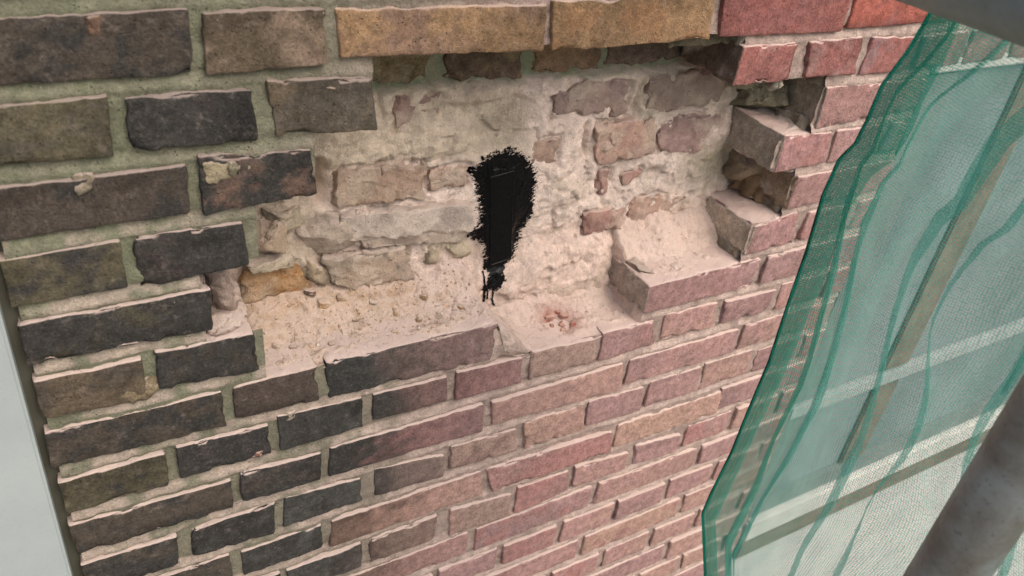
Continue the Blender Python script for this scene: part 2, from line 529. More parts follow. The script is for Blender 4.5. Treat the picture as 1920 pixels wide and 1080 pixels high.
def front_mortar(name, xa, xb, za, zb, step):
    nx, nz = int((xb - xa) / step), int((zb - za) / step)
    xs, zs = np.linspace(xa, xb, nx + 1), np.linspace(za, zb, nz + 1)
    X, Z = np.meshgrid(xs, zs, indexing='ij')
    xc, zc = (xs[:-1] + xs[1:]) / 2, (zs[:-1] + zs[1:]) / 2
    keep = np.ones((nx, nz), bool)
    for (a, b, lo, hi) in RECTS:
        ia, ib = np.searchsorted(xc, [a + .008, b - .008])
        ja, jb = np.searchsorted(zc, [lo + .008, hi - .008])
        keep[ia:ib, ja:jb] = False
    for c in UL:
        for k, (u0, u1) in enumerate(((UL[c], UR[c]),)):
            ia, ib = np.searchsorted(xc, [u0 * PITCH - .007, u1 * PITCH + .007])
            ja, jb = np.searchsorted(zc, [-(c + 1) * CH - .004, -c * CH + .017])
            keep[ia:ib, ja:jb] = False
    used, F = sheet_faces(nx, nz, keep)
    P = np.stack([X.ravel()[used], np.zeros(len(used)), Z.ravel()[used]], 1)
    rec = 0.0052 + 0.0024 * fbm(P, 22, 3, 51) + 0.0016 * fbm(P, 130, 3, 52)
    zf = np.mod(-P[:, 2], CH) / CH
    bed = sm(.74, .80, zf)
    slope = np.clip((zf - .77) / .23, 0, 1)
    rec = rec + bed * (.0030 - .0055 * slope)
    flush = sm(0.25, 0.55, fbm(P, 11, 2, 53))           # places pointed nearly flush
    rec = rec * (1 - 0.45 * flush)
    P[:, 1] = np.clip(rec, 0.0012, 0.024)
    g = sm(0.42, 0.10, P[:, 0] + 0.08 * fbm(P, 7, 2, 54)) * sm(-0.75, -0.25, P[:, 2]) 
    g2 = sm(0.5, 0.2, P[:, 0])
    A, B, Cc = lin((172, 152, 142)), lin((122, 124, 102)), lin((134, 128, 112))
    T = A[None] * np.ones((len(P), 1))
    T = T * (1 - g2[:, None]) + Cc[None] * g2[:, None]
    T = T * (1 - g[:, None]) + B[None] * g[:, None]
    T = T * (1 + 0.10 * fbm(P, 40, 3, 55))[:, None]
    bd = bed * .5 * sm(.3, 1., dust_amount(P)) * sm(-.6, .2, fbm(P, 50, 3, 56))
    T = T * (1 - bd[:, None]) + lin((214, 190, 178))[None] * bd[:, None]
    mk(name, P, F, M_MORTAR, wall, np.clip(T * KA, 0, .9))
front_mortar('mortar_joints', 0.012, 1.141, -21 * CH, 3 * CH - .005, 0.003)
front_mortar('mortar_joints', 1.143, 14.5 * PITCH - .004, -2 * CH + .015, 3 * CH - .005, 0.004)

def lump(name, quad, y0, y1, col, seed, rough=1.5, chip=.012, r=.003, ridge=.45, facets=5, mat=None, wob=.003, col2=None, step=.003, parent=wall, dstep=.004):
    V, F, n, rel = rough_box(quad, y0, y1, r=r, seed=seed, rough=rough, chip=chip, wob=wob, step=step, dstep=dstep, ridge=ridge, facets=facets)
    S0 = V + seed * .5
    t = sm(-.3, .4, fbm(S0, 40, 3, 71))
    T = lin(col)[None] * (1 - t[:, None]) + lin(col2 or tuple(int(k * .84) for k in col))[None] * t[:, None]
    return mk(name, V, F, mat or M_CORE, parent, np.clip(T * KA, 0, .9))

# bed mortar left between the toothed brick ends on both sides of the hole
k = 0
for c in range(0, 7):
    ul, ur = [], []
    for cc in (c, c + 1):
        if cc in UL: ul.append(UL[cc]); ur.append(UR[cc])
    zt, zb = (-(c + 1) * CH + .0155) * 1000, (-(c + 1) * CH - .003) * 1000
    if c >= 1 and c + 1 in UL:
        a, b = min(ul) * PITCH * 1000, max(ur) * PITCH * 1000
        k += 1
        lump('bed_mortar', (a - 95, zt, a - 10, zt, a - 95, zb, a - 7, zb), .013, .1, (186, 172, 154), 100 + k, facets=0)
        lump('bed_mortar', (b + 9, zt, b + 100, zt, b + 6, zb, b + 100, zb), .013, .1, (170, 158, 140), 120 + k, facets=0)
lump('bed_mortar', (660, -47, 762, -47, 664, -64, 762, -64), .016, .1, (120, 112, 92), 141, facets=0)
lump('bed_mortar', (762, -47, 900, -47, 762, -63, 900, -63), .010, .1, (165, 158, 145), 142, facets=0)

# ------------------------------------------------------------------ inside the hole: inner leaf, rubble bed
def gauss(x, m, s): return np.exp(-((x - m) / s) ** 2)
def boxs(x, a, b, s): return sm(a - s, a + s, x) * sm(b + s, b - s, x)

# inner-leaf bricks showing through the smeared mortar: quad mm (TL,TR,BL,BR), face depth, colours
INNER = [
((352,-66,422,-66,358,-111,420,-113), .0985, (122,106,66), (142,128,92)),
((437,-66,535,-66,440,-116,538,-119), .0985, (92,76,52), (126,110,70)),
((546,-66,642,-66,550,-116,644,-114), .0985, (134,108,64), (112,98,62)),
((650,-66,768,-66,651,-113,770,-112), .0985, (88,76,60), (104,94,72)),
((382,-128,439,-128,385,-164,438,-162), .0965, (172,138,124), (182,164,142)),
((576,-130,692,-130,584,-166,695,-176), .0900, (156,136,122), (138,122,114)),
((720,-130,863,-128,728,-179,850,-174), .0910, (160,148,126), (146,136,116)),
((317,-200,420,-204,319,-246,423,-250), .0880, (196,164,134), (182,152,126)),
((427,-214,480,-218,429,-243,475,-243), .0920, (196,154,122), (190,160,136)),
((550,-194,597,-196,556,-224,598,-229), .0895, (178,148,116), (192,168,138)),
((648,-187,739,-185,657,-239,752,-237), .0860, (196,158,124), (180,140,118)),
((756,-190,864,-192,766,-242,866,-246), .0930, (166,134,126), (176,150,140)),
((668,-252,690,-254,677,-286,690,-288), .0935, (164,116,98), (180,150,130)),
((708,-264,746,-258,712,-282,742,-272), .0935, (178,128,106), (186,156,134)),
((300,-304,399,-306,318,-345,412,-351), .0800, (186,162,134), (170,152,128)),
((212,-302,276,-302,216,-345,292,-348), .0890, (178,124,54), (188,146,88)),
((658,-312,726,-312,668,-346,727,-344), .0900, (172,104,80), (140,84,68)),
((738,-304,838,-308,738,-352,848,-356), .0960, (184,150,116), (196,170,142)),
]
def back_y(P):
    """depth of the mortar-smeared inner leaf at x,z"""
    u, c = P[:, 0] / PITCH, -P[:, 2] / CH
    Q = P.copy(); Q[:, 1] = 0
    du = 0.14 * fbm(Q, 30, 3, 61); dc = 0.14 * fbm(Q, 32, 3, 62)
    Qw = Q + .006 * np.stack([fbm(Q, 70, 2, 601), 0 * Q[:, 0], fbm(Q, 70, 2, 602)], 1)
    nse = 0.0068 * fbm(Q, 24, 3, 63) + 0.0044 * facet(Qw, 34, 70) + 0.0017 * facet(Qw, 95, 80) + 0.0016 * fbm(Q, 180, 3, 65)
    calm = 1 - .75 * boxs(u, 4.35, 5.3, .15) * boxs(c, 3.0, 6.2, .2)
    y = 0.1000 + nse * calm
    up = sm(1.98, 1.82, c + dc * .6)
    y = y * (1 - up) + (0.1065 + 0.0015 * fbm(Q, 90, 3, 66)) * up
    y -= 0.007 * boxs(c + dc, 1.95, 2.2, .12) * boxs(u, 4.0, 7.0, .3)
    y += 0.010 * gauss(u, 4.62, .28) * gauss(c, 2.6, .45)             # scooped hollow
    y -= 0.006 * boxs(u, 4.2, 6.0, .4) * boxs(c, 2.7, 4.9, .4)
    y -= 0.008 * boxs(u, 3.0, 4.4, .2) * boxs(c + dc, 2.55, 3.15, .15)
    y -= 0.018 * sm(5.3, 6.3, c + dc) * sm(7.2, 6.4, u)
    # mortar stands back from the inner bricks: open round their edges, smeared over them here and there
    smear = sm(.30, -.05, fbm(Q, 20, 3, 610))
    for (q, y0, A, B) in INNER[4:]:
        cx, cz = sum(q[0::2]) / 4000, sum(q[1::2]) / 4000
        hw, hh = (q[2] - q[0] + q[6] - q[4]) / 4000, (q[1] - q[5] + q[3] - q[7]) / 4000
        sl = ((q[3] - q[1]) + (q[7] - q[5])) / 2 / max(1e-6, (q[2] - q[0] + q[6] - q[4]) / 2)
        dx = np.abs(P[:, 0] - cx) - hw; dz = np.abs(P[:, 2] - cz - sl * (P[:, 0] - cx)) - hh
        sd = np.maximum(dx, dz) + .004 * fbm(Q, 55, 3, 611)
        y = y + smear * (np.maximum(0, y0 + .010 - y) * sm(.004, -.002, sd)) + .0050 * smear * np.exp(-((sd - .002) / .0028) ** 2)
    y += .030 * gauss(u + du * .2, 2.79, .055) * boxs(c, 3.05, 3.85, .12)
    y += .016 * gauss(u, 7.05, .10) * gauss(c, 4.28, .14)
    # joints between the inner bricks of the third course, wide crack marks
    y += 0.010 * gauss(u + du * .3, 6.52, .05) * boxs(c, 2.15, 2.85, .1)
    y += 0.012 * gauss(u + du * .3, 5.90, .035) * boxs(c, 2.95, 3.6, .1)
    y = y + (.0925 - y) * boxs(u, 4.62, 5.06, .06) * boxs(c, 3.6, 5.85, .1)
    return y

def back_tint(P):
    u, c = P[:, 0] / PITCH, -P[:, 2] / CH
    Q = P.copy(); Q[:, 1] = 0
    w = 0.35 * fbm(Q, 16, 3, 67)
    T = np.ones((len(P), 1)) * lin((228, 209, 196))[None]
    def put(col, f):
        nonlocal T
        f = np.clip(f, 0, 1)[:, None]
        T = T * (1 - f) + lin(col)[None] * f
    put((212, 196, 174), boxs(u + w, 2.0, 4.8, .5) * boxs(c + w, 1.7, 3.4, .3) * .8)
    put((192, 176, 156), boxs(u + w, 2.0, 3.0, .3) * boxs(c + w, 3.4, 5.4, .3) * .7)
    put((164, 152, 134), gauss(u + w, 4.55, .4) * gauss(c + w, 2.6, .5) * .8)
    put((186, 176, 158), boxs(u + w, 6.4, 8.8, .3) * boxs(c + w, 1.8, 3.0, .3) * .8)
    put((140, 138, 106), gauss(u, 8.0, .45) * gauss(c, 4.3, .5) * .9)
    put((192, 178, 168), boxs(u + w, 6.3, 8.3, .4) * boxs(c + w, 3.9, 4.9, .3) * .5)
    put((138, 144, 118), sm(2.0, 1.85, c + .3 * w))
    put((214, 190, 176), sm(4.8, 5.6, c + w) * .8)
    put((168, 154, 134), sm(.15, .5, fbm(Q, 45, 3, 68)) * .35)
    return np.clip(T * KA * 1.06 * (1 + .12 * fbm(Q, 120, 3, 69))[:, None], 0, .9)

xa, xb, za, zb, st = 0.165, 0.985, -0.475, -0.055, 0.002
nx, nz = int((xb - xa) / st), int((zb - za) / st)
X, Z = np.meshgrid(np.linspace(xa, xb, nx + 1), np.linspace(za, zb, nz + 1), indexing='ij')
P = np.stack([X.ravel(), np.zeros(X.size), Z.ravel()], 1)
P[:, 1] = back_y(P)
used, F = sheet_faces(nx, nz, np.ones((nx, nz), bool))
mk('backing_mortar', P, F, M_CORE, wall, back_tint(P))

for i, (q, y0, A, B) in enumerate(INNER):
    V, F, n, rel = rough_box(q, y0 + .004, y0 + .05, r=.003, seed=300 + i, rough=1.5, chip=.016, wob=.006, step=.003, dstep=.006, ridge=.38 if i > 3 else .15)
    T = brick_tint(V, A, B, 'n', 300 + i, rel)
    if i > 3:
        f = .08 + .50 * sm(-.1, .6, fbm(V, 35, 3, 401 + i))
        T = T * (1 - f[:, None]) + lin((206, 190, 172))[None] * KA * f[:, None]
    mk('brick', V, F, M_CORE if i > 3 else M_BRICK, wall, T)

# rubble-strewn ledge: mortar bed over the brick tops
def floor_z(P):
    u, y = P[:, 0] / PITCH, P[:, 1]
    Q = P.copy(); Q[:, 2] = 0
    w = 0.10 * fbm(Q, 40, 3, 81)
    hi, lo = -0.3752, -0.4385
    z = np.where(u < 5.6, hi + (lo - hi) * sm(4.42, 4.80, u + w + y * 1.5 * 0), lo + (hi - lo) * sm(6.555, 6.58, u) - .0022 * sm(6.5, 6.6, u) - .0045 * sm(6.95, 6.55, u + 2 * w) * sm(6.4, 6.5, u))
    rise = np.where(u < 4.6, .036, np.where(u < 6.6, .030, .046))
    z = z + rise * sm(.045, .112, y + .010 * fbm(Q, 30, 2, 82))
    z = z + 0.0034 * fbm(Q, 45, 3, 83) + .0016 * facet(Q, 110, 85) + 0.0022 * np.maximum(0, fbm(Q, 170, 3, 84)) + 0.0008 * fbm(Q, 420, 2, 85)
    z = z - 0.007 * sm(.020, .004, y + .006 * fbm(Q, 60, 2, 86)) - .0008
    z = z - 0.006 * gauss(u, 5.62, .22) * gauss(y, .048, .022)          # chipped red hollow
    return z

def floor_tint(P):
    u, y = P[:, 0] / PITCH, P[:, 1]
    Q = P.copy(); Q[:, 2] = 0
    w = .3 * fbm(Q, 25, 3, 87)
    T = np.ones((len(P), 1)) * lin((212, 188, 174))[None]
    def put(col, f):
        nonlocal T
        f = np.clip(f, 0, 1)[:, None]
        T = T * (1 - f) + lin(col)[None] * f
    put((192, 166, 142), sm(4.4, 3.4, u + w))
    put((176, 148, 122), sm(.1, .5, fbm(Q, 55, 3, 88)) * .6 * sm(4.8, 4.2, u))
    put((186, 142, 88), gauss(u, 2.3, .35) * sm(.07, .11, y) * .8)
    put((160, 98, 84), gauss(u + .3 * w, 5.62, .22) * gauss(y, .048, .022) * 1.8)
    put((214, 196, 184), sm(.0, .5, fbm(Q, 18, 2, 89)) * .5 * sm(4.6, 5.2, u))
    return np.clip(T * KA * (1 + .08 * fbm(Q, 140, 3, 90))[:, None], 0, .9)

xa, xb, ya, yb, st = 1.93 * PITCH, 8.2 * PITCH, .003, .122, .0018
nx, ny = int((xb - xa) / st), int((yb - ya) / st)
X, Y = np.meshgrid(np.linspace(xa, xb, nx + 1), np.linspace(ya, yb, ny + 1), indexing='ij')
P = np.stack([X.ravel(), Y.ravel(), np.zeros(X.size)], 1)
P[:, 2] = floor_z(P)
used, F = sheet_faces(nx, ny, np.ones((nx, ny), bool))
red = np.clip(1.8 * gauss(P[:, 0] / PITCH, 5.62, .24) * gauss(P[:, 1], .048, .024), 0, 1)
mk('rubble_bed', P, F, M_CORE, wall, floor_tint(P), dust=1 - .85 * red)

# torn mortar lumps left standing round the hole
for i, (q, y0, y1, col) in enumerate([
    ((168,-254,196,-256,166,-318,200,-316), .006, .09, (198,176,162)),      # pink mortar beside the dark stretcher
    ((160,-299,200,-300,160,-316,206,-318), .004, .09, (200,178,164)),
    ((206,-236,232,-240,206,-262,228,-268), .055, .1, (186,164,142)),
    ((222,-244,262,-250,222,-282,256,-290), .066, .11, (190,168,146)),
    ((240,-236,282,-240,246,-262,280,-268), .080, .11, (176,162,140)),
    ((214,-284,268,-286,218,-304,270,-306), .072, .11, (186,172,150)),
    ((276,-296,304,-298,280,-338,312,-342), .082, .11, (182,164,140)),
    ((424,-308,452,-310,424,-338,450,-340), .084, .11, (196,180,156)),
    ((456,-310,492,-314,456,-342,490,-346), .088, .11, (200,184,160)),
    ((930,-243,985,-247,918,-312,985,-312), .030, .1, (150,126,98)),       # torn face under the projecting header
    ((905,-246,940,-246,900,-300,940,-304), .060, .11, (168,150,126)),
    ((896,-130,940,-130,880,-186,936,-188), .045, .11, (150,144,122)),
    ((868,-120,905,-122,856,-150,900,-156), .070, .11, (160,154,134)),
    ((716,-372,738,-374,712,-426,736,-428), .016, .1, (166,148,130)),       # ragged broken end of the red stretcher
    ((905,-240,975,-236,905,-250,975,-247), .006, .05, (188,174,160)),
    ((846,-108,862,-106,842,-128,866,-124), .004, .03, (176,168,152)),
]):
    lump('mortar_lump', q, y0, y1, col, 500 + i, chip=.014, ridge=.45, facets=7)
lump('dust_heap', (888,-189,936,-184,886,-198,938,-198), .016, .105, (212,198,188), 606, ridge=.08, facets=0, r=.005, wob=.004)
lump('mortar_slab', (318,-250,482,-262,326,-284,484,-296), .082, .12, (210,194,180), 601, ridge=.22, facets=0, chip=.010, wob=.003)
lump('mortar_slab', (336,-274,474,-286,350,-300,482,-313), .078, .12, (206,188,172), 602, ridge=.22, facets=2, chip=.010, wob=.003)
lump('mortar_slab', (262,-244,324,-250,288,-300,344,-300), .080, .12, (190,174,158), 603, ridge=.10, facets=3, chip=.006, wob=.002)
lump('mortar_wedge', (476,-382,500,-398,476,-440,548,-442), .004, .07, (216,192,178), 604, ridge=.25, facets=0, r=.006, wob=.003)
# smears and drips of mortar on the brick faces
for i, (q, y0, col) in enumerate([
    ((166,-126,206,-132,168,-146,200,-146), -.0035, (160,148,122)), ((186,-128,202,-130,184,-142,198,-144), -.007, (150,142,118)),
    ((68,-124,84,-124,72,-146,78,-146), -.0035, (164,152,130)), ((74,-352,106,-338,84,-366,112,-366), -.0015, (156,140,112)),
    ((184,-474,206,-470,186,-484,204,-484), -.004, (140,104,90)), ((226,-431,240,-430,224,-444,236,-444), -.002, (176,160,144)),
    ((270,-66,284,-66,272,-76,282,-76), -.001, (176,158,138)), ((96,-2,112,-2,98,-20,108,-22), -.0015, (120,96,80)),
]):
    lump('mortar_smear', q, y0, .010, col, 560 + i, chip=.006, r=.003, ridge=.3, mat=M_MORTAR, dstep=.003, step=.0025)

# ------------------------------------------------------------------ loose rubble on the ledge
def floor_at(x, y):
    return float(floor_z(np.array([[x, y, 0.]]))[0])
def stone(name, x, y, sx, sy, sz, seed, col, mat=M_CORE, col2=None):
    z = floor_at(x, y) + sz * .28
    ijk, F = topo(5, 5, 5)
    p = ijk / 5.0 * 2 - 1
    s = p / np.maximum(np.linalg.norm(p, axis=1, keepdims=True), 1e-9)
    p = p * .45 + s * .55
    rs = np.random.RandomState(seed)
    for _ in range(5):                                   # flat broken facets
        d = rs.normal(size=3); d /= np.linalg.norm(d)
        h = rs.uniform(.45, .8)
        e = np.maximum(0, p @ d - h)
        p = p - e[:, None] * d[None]
    p += .10 * np.stack([fbm(p + seed, 2.2, 2, j) for j in (1, 2, 3)], 1)
    a = rs.uniform(0, 6.28)
    p = p * np.array([sx, sy, sz])
    p = np.stack([p[:, 0] * math.cos(a) - p[:, 1] * math.sin(a), p[:, 0] * math.sin(a) + p[:, 1] * math.cos(a), p[:, 2]], 1)
    V = p + np.array([x, y, z])
    t = sm(-.2, .3, fbm(V, 90, 2, seed))[:, None]
    T = lin(col)[None] * (1 - t) + lin(col2 or tuple(int(k * .85) for k in col))[None] * t
    return mk(name, V, F, mat, None, T * KA, smooth=False, origin=(x, y, z - sz * .5))
tag(stone('brick_fragment', .285, .088, .0085, .006, .0040, 3, (118, 98, 84), M_BRICK), 'flat grey-brown brick fragment lying on the rubble ledge', 'brick fragment')
tag(stone('mortar_fragment', .297, .075, .0090, .0065, .0062, 8, (206, 172, 136), M_CORE, (224, 212, 190)), 'tan mortar fragment with a pale broken face on the rubble ledge', 'mortar fragment')
for k, (x, y, s) in enumerate(((.612, .044, .0085), (.600, .056, .0070), (.622, .054, .0075), (.606, .032, .0055), (.596, .042, .0050), (.626, .036, .0050), (.616, .062, .0045))):
    tag(stone('brick_fragment', x, y, s, s * .75, s * .5, 22 + k, (166, 104, 88), M_FRESH, (190, 150, 132)), 'small red brick chip in the reddish hollow of the lower ledge', 'brick fragment', 'red chips in the lower ledge')
rr = random.Random(9)
spots = [(.354,.070),(.441,.052),(.309,.044),(.363,.028),(.236,.049),(.250,.040),(.330,.060),(.398,.040),(.415,.066),(.268,.034),(.345,.038),(.290,.030),(.376,.058),(.425,.036),(.320,.082),(.455,.044)]
for k, (x, y) in enumerate(spots):
    s = rr.uniform(.0026, .0052)
    tag(stone('mortar_fragment', x, y, s * 1.25, s, s * .75, 40 + k, rr.choice([(206, 184, 160), (196, 166, 136), (214, 198, 178), (176, 146, 112)])),
        'pale pea-sized mortar crumb scattered on the rubble ledge', 'mortar fragment', 'mortar crumbs on the ledge')
# the finest crumbs: too many and too small to count
ijk, F1 = topo(2, 2, 2)
base = ijk / 2.0 * 2 - 1
base = base / np.maximum(np.linalg.norm(base, axis=1, keepdims=True), 1e-9)
rs = np.random.RandomState(5)
Vs, Fs, Ts = [], [], []
for k in range(560):
    if k < 400: x, y = rs.uniform(.215, .48), rs.uniform(.008, .10)
    else: x, y = rs.uniform(.48, .86), rs.uniform(.010, .10)
    s = rs.uniform(.0006, .0019) * (1.0 if k < 400 else .7)
    z = floor_at(x, y)
    v = base * s * rs.uniform(.6, 1.3, 3) * (1 + .25 * rs.normal(size=(len(base), 1))) + np.array([x, y, z + s * .2])
    Vs.append(v); Fs.append(F1 + k * len(base))
    c = lin([(206, 184, 160), (190, 160, 132), (216, 204, 186), (186, 160, 138), (178, 150, 120)][rs.randint(5)])
    Ts.append(np.repeat(c[None], len(base), 0))
o = mk('rubble_crumbs', np.concatenate(Vs), np.concatenate(Fs), M_CORE, None, np.concatenate(Ts) * KA, smooth=False)
tag(o, 'fine crumbs of mortar and brick strewn over the ledges of the hole', 'rubble', kind='stuff')

# ------------------------------------------------------------------ black anchor plate and paint
m, nt, b = new_mat('black_bitumen_paint')
b.inputs['Base Color'].default_value = (0.0016, 0.0016, 0.002, 1)
b.inputs['Roughness'].default_value = 0.34
geo = N(nt, 'ShaderNodeNewGeometry')
bp = N(nt, 'ShaderNodeBump'); bp.inputs['Strength'].default_value = .5; bp.inputs['Distance'].default_value = .0006
b.inputs['Specular IOR Level'].default_value = .16
nt.links.new(noise(nt, geo.outputs['Position'], 260, 4), bp.inputs['Height'])
nt.links.new(bp.outputs[0], b.inputs['Normal'])
nt.links.new(ramp(nt, noise(nt, geo.outputs['Position'], 90, 3), .3, .7, .12, .42), b.inputs['Roughness'])
M_BLACK = m
POLY = np.array([(524,-199),(551,-211),(568,-236),(571,-264),(575,-295),(564,-320),(556,-350),(548,-361),(537,-371),(541,-380),(533,-391),(521,-393),(509,-389),(510,-381),(517,-369),(509,-360),(513,-345),(504,-322),(481,-313),(496,-300),(498,-282),(489,-244),(477,-223),(493,-211)]) / 1000.0
def poly_sd(P2):
    """signed distance to POLY, negative inside"""
    d = np.full(len(P2), 1e9); inside = np.zeros(len(P2), bool)
    n = len(POLY)
    for i in range(n):
        a, b_ = POLY[i], POLY[(i + 1) % n]
        e = b_ - a
        t = np.clip(((P2 - a) @ e) / (e @ e), 0, 1)
        d = np.minimum(d, np.linalg.norm(P2 - a - t[:, None] * e, axis=1))
        cr = ((a[1] > P2[:, 1]) != (b_[1] > P2[:, 1])) & (P2[:, 0] < (b_[0] - a[0]) * (P2[:, 1] - a[1]) / (b_[1] - a[1] + 1e-12) + a[0])
        inside ^= cr
    return np.where(inside, -d, d)
xa, xb, za, zb, st = .455, .600, -.445, -.180, .0007
nx, nz = int((xb - xa) / st), int((zb - za) / st)
xs, zs = np.linspace(xa, xb, nx + 1), np.linspace(za, zb, nz + 1)
X, Z = np.meshgrid((xs[:-1] + xs[1:]) / 2, (zs[:-1] + zs[1:]) / 2, indexing='ij')
P2 = np.stack([X.ravel(), Z.ravel()], 1)
P3 = np.stack([P2[:, 0], np.zeros(len(P2)), P2[:, 1]], 1)
sd = poly_sd(P2)
cx, cz = .524, -.28
ang = np.arctan2(P2[:, 1] - cz, P2[:, 0] - cx); rad = np.hypot(P2[:, 0] - cx, P2[:, 1] - cz)
br = np.stack([P2[:, 0] * 70 + P2[:, 1] * 40, P2[:, 1] * 330 - P2[:, 0] * 110, np.zeros(len(ang))], 1)           # dry brush strokes
tail = sm(-.365, -.350, P2[:, 1])
edge = (.55 + .45 * tail) * (.0060 * fbm(br, 2.2, 3, 91) + .0050 * fbm(np.stack([ang * 16, rad * 60, 0 * ang], 1), 2.6, 3, 95) + .0030 * fbm(P3, 120, 3, 92) + .0052 * fbm(P3, 520, 2, 93))
mask = sd + edge < -.0004
for (x0, z0, x1, z1, w) in ((.509,-.365,.512,-.408,.0016), (.521,-.369,.525,-.413,.0014), (.515,-.390,.516,-.404,.0013), (.524,-.424,.5245,-.427,.0022), (.527,-.439,.5272,-.441,.0015)):
    a, e = np.array([x0, z0]), np.array([x1 - x0, z1 - z0])
    t = np.clip(((P2 - a) @ e) / (e @ e), 0, 1)
    mask |= np.linalg.norm(P2 - a - t[:, None] * e, axis=1) < w * (.75 + .25 * t)
mask = mask.reshape(nx, nz)
used, F = sheet_faces(nx, nz, mask)
XX, ZZ = np.meshgrid(xs, zs, indexing='ij')
P = np.stack([XX.ravel()[used], np.zeros(len(used)), ZZ.ravel()[used]], 1)
P[:, 1] = back_y(P) - .0010 - .0003 * fbm(P, 300, 2, 94)
o = mk('paint_splash', P, F, M_BLACK, None)
tag(o, 'ragged black brushed paint patch with drips around the anchor plate', 'paint')

def slab_mesh(pts):   # pts: list of rings (4 corners each) from back to front
    V, F = [], []
    for r in pts: V += r
    for i in range(len(pts) - 1):
        a, b_ = 4 * i, 4 * i + 4
        for j in range(4):
            F.append((a + j, a + (j + 1) % 4, b_ + (j + 1) % 4, b_ + j))
    F.append(tuple(range(len(V) - 4, len(V))))
    return np.array(V), np.array(F)[:, ::-1]
anchor = empty('wall_anchor', (.525, .09, -.366), 'flat black-painted iron anchor plate set upright in the chopped hole', 'anchor')
def ring(x0, x1, x2, x3, zt0, zt1, zb0, zb1, y, s):   # TL TR BR BL
    return [(x0 + s, y, zt0 - s), (x1 - s, y, zt1 - s), (x3 - s, y, zb1 + s), (x2 + s, y, zb0 + s)]
g = (.5045, .5365, .5185, .5500, -.2325, -.2285, -.3600, -.3560)
V, F = slab_mesh([ring(*g, .11, 0), ring(*g, .0910, 0), ring(*g, .0905, .0006), ring(*g, .0904, .0014), ring(*g, .0909, .0020)])
mk('plate', V, F, M_BLACK, anchor, smooth=False)
lump('cap', (503,-222,540,-218,505,-233,537,-229), .090, .11, (30, 28, 26), 777, r=.004, ridge=.2, mat=M_BLACK, parent=anchor)

# ------------------------------------------------------------------ surroundings
def plain(name, col, rough=.6, var=.08, metal=0.0, scale=14, spec=.4, col2=None, bump=.0, fine=160):
    m, nt, b = new_mat(name)
    geo = N(nt, 'ShaderNodeNewGeometry')
    n1 = noise(nt, geo.outputs['Position'], scale, 6, .65)
    n2 = noise(nt, geo.outputs['Position'], fine, 4, .6)
    c2 = col2 or tuple(int(k * (1 - var)) for k in col)
    c = mixc(nt, rgba(col), rgba(c2), ramp(nt, n1, .35, .68))
    c = mixc(nt, c, rgba(tuple(int(k * (1 - var * 1.5)) for k in col)), math_(nt, 'MULTIPLY', ramp(nt, n2, .55, .75), .5))
    nt.links.new(c, b.inputs['Base Color'])
    nt.links.new(ramp(nt, n1, .3, .7, rough * .8, min(1, rough * 1.2)), b.inputs['Roughness'])
    b.inputs['Metallic'].default_value = metal
    b.inputs['Specular IOR Level'].default_value = spec
    if bump:
        bp = N(nt, 'ShaderNodeBump'); bp.inputs['Distance'].default_value = bump; bp.inputs['Strength'].default_value = .7
        nt.links.new(math_(nt, 'ADD', n1, n2), bp.inputs['Height']); nt.links.new(bp.outputs[0], b.inputs['Normal'])
    return m
def box(name, x0, x1, y0, y1, z0, z1, mat, parent=None, bev=.003):
    """bevelled box"""
    V, F = [], []
    import bmesh
    bm = bmesh.new()
    bmesh.ops.create_cube(bm, size=1)
    for v in bm.verts:
        v.co = Vector(((x0 + x1) / 2 + v.co.x * (x1 - x0), (y0 + y1) / 2 + v.co.y * (y1 - y0), (z0 + z1) / 2 + v.co.z * (z1 - z0)))
    if bev: bmesh.ops.bevel(bm, geom=bm.edges[:], offset=bev, segments=2, affect='EDGES')
    c = Vector(((x0 + x1) / 2, (y0 + y1) / 2, z0))
    for v in bm.verts: v.co -= c
    me = bpy.data.meshes.new(name)
    bm.to_mesh(me); bm.free()
    me.materials.append(mat)
    o = bpy.data.objects.new(name, me)
    COL.objects.link(o)
    o.location = c
    if parent is not None:
        o.parent = parent
        o.location = c - parent.location
    return o
GZ = -3.2
M_WHITE = plain('weathered_white_paint', (164, 172, 171), .5, .08, scale=6, col2=(154, 163, 163), fine=300)
M_STONE = plain('pale_stone', (214, 210, 202), .8, .10, scale=20)
M_RENDER = plain('pale_render', (206, 204, 198), .85, .10, scale=8)
M_TIMBER_SHADE = plain('brown_timber_and_shade', (132, 112, 94), .6, .2, scale=20)  # timber post, and the painted shadow band below the sill
M_PALE = plain('pale_paint', (172, 176, 172), .7, .1)
M_GREY = plain('grey_paint', (132, 136, 132), .6, .1)
M_GLASS = plain('window_glass', (140, 148, 148), .4, .12, spec=.25, scale=3.5, col2=(112, 122, 120))  # darker blotches in the pane colour imitate reflections
M_GROUND = plain('paving', (150, 146, 138), .9, .15, scale=3)

ground = box('ground', -60, 60, -60, 60, GZ - .2, GZ, M_GROUND, None, 0)
ground['kind'] = 'structure'

# smooth white board at the left end of the wall, plain
board = empty('frame_board', (-.13, .02, GZ), 'smooth pale white painted frame board standing against the dark brick ends', 'frame')
box('panel', -.26, 0.0, -.014, .075, GZ, .45, M_WHITE, board, .0025)
box('shadow_gap_strip', -.02, .0125, .014, .10, GZ, .45, plain('shadow_gap_dark', (84, 82, 70), .8), board, .001)  # dark strip standing in for the shadow in the gap beside the bricks

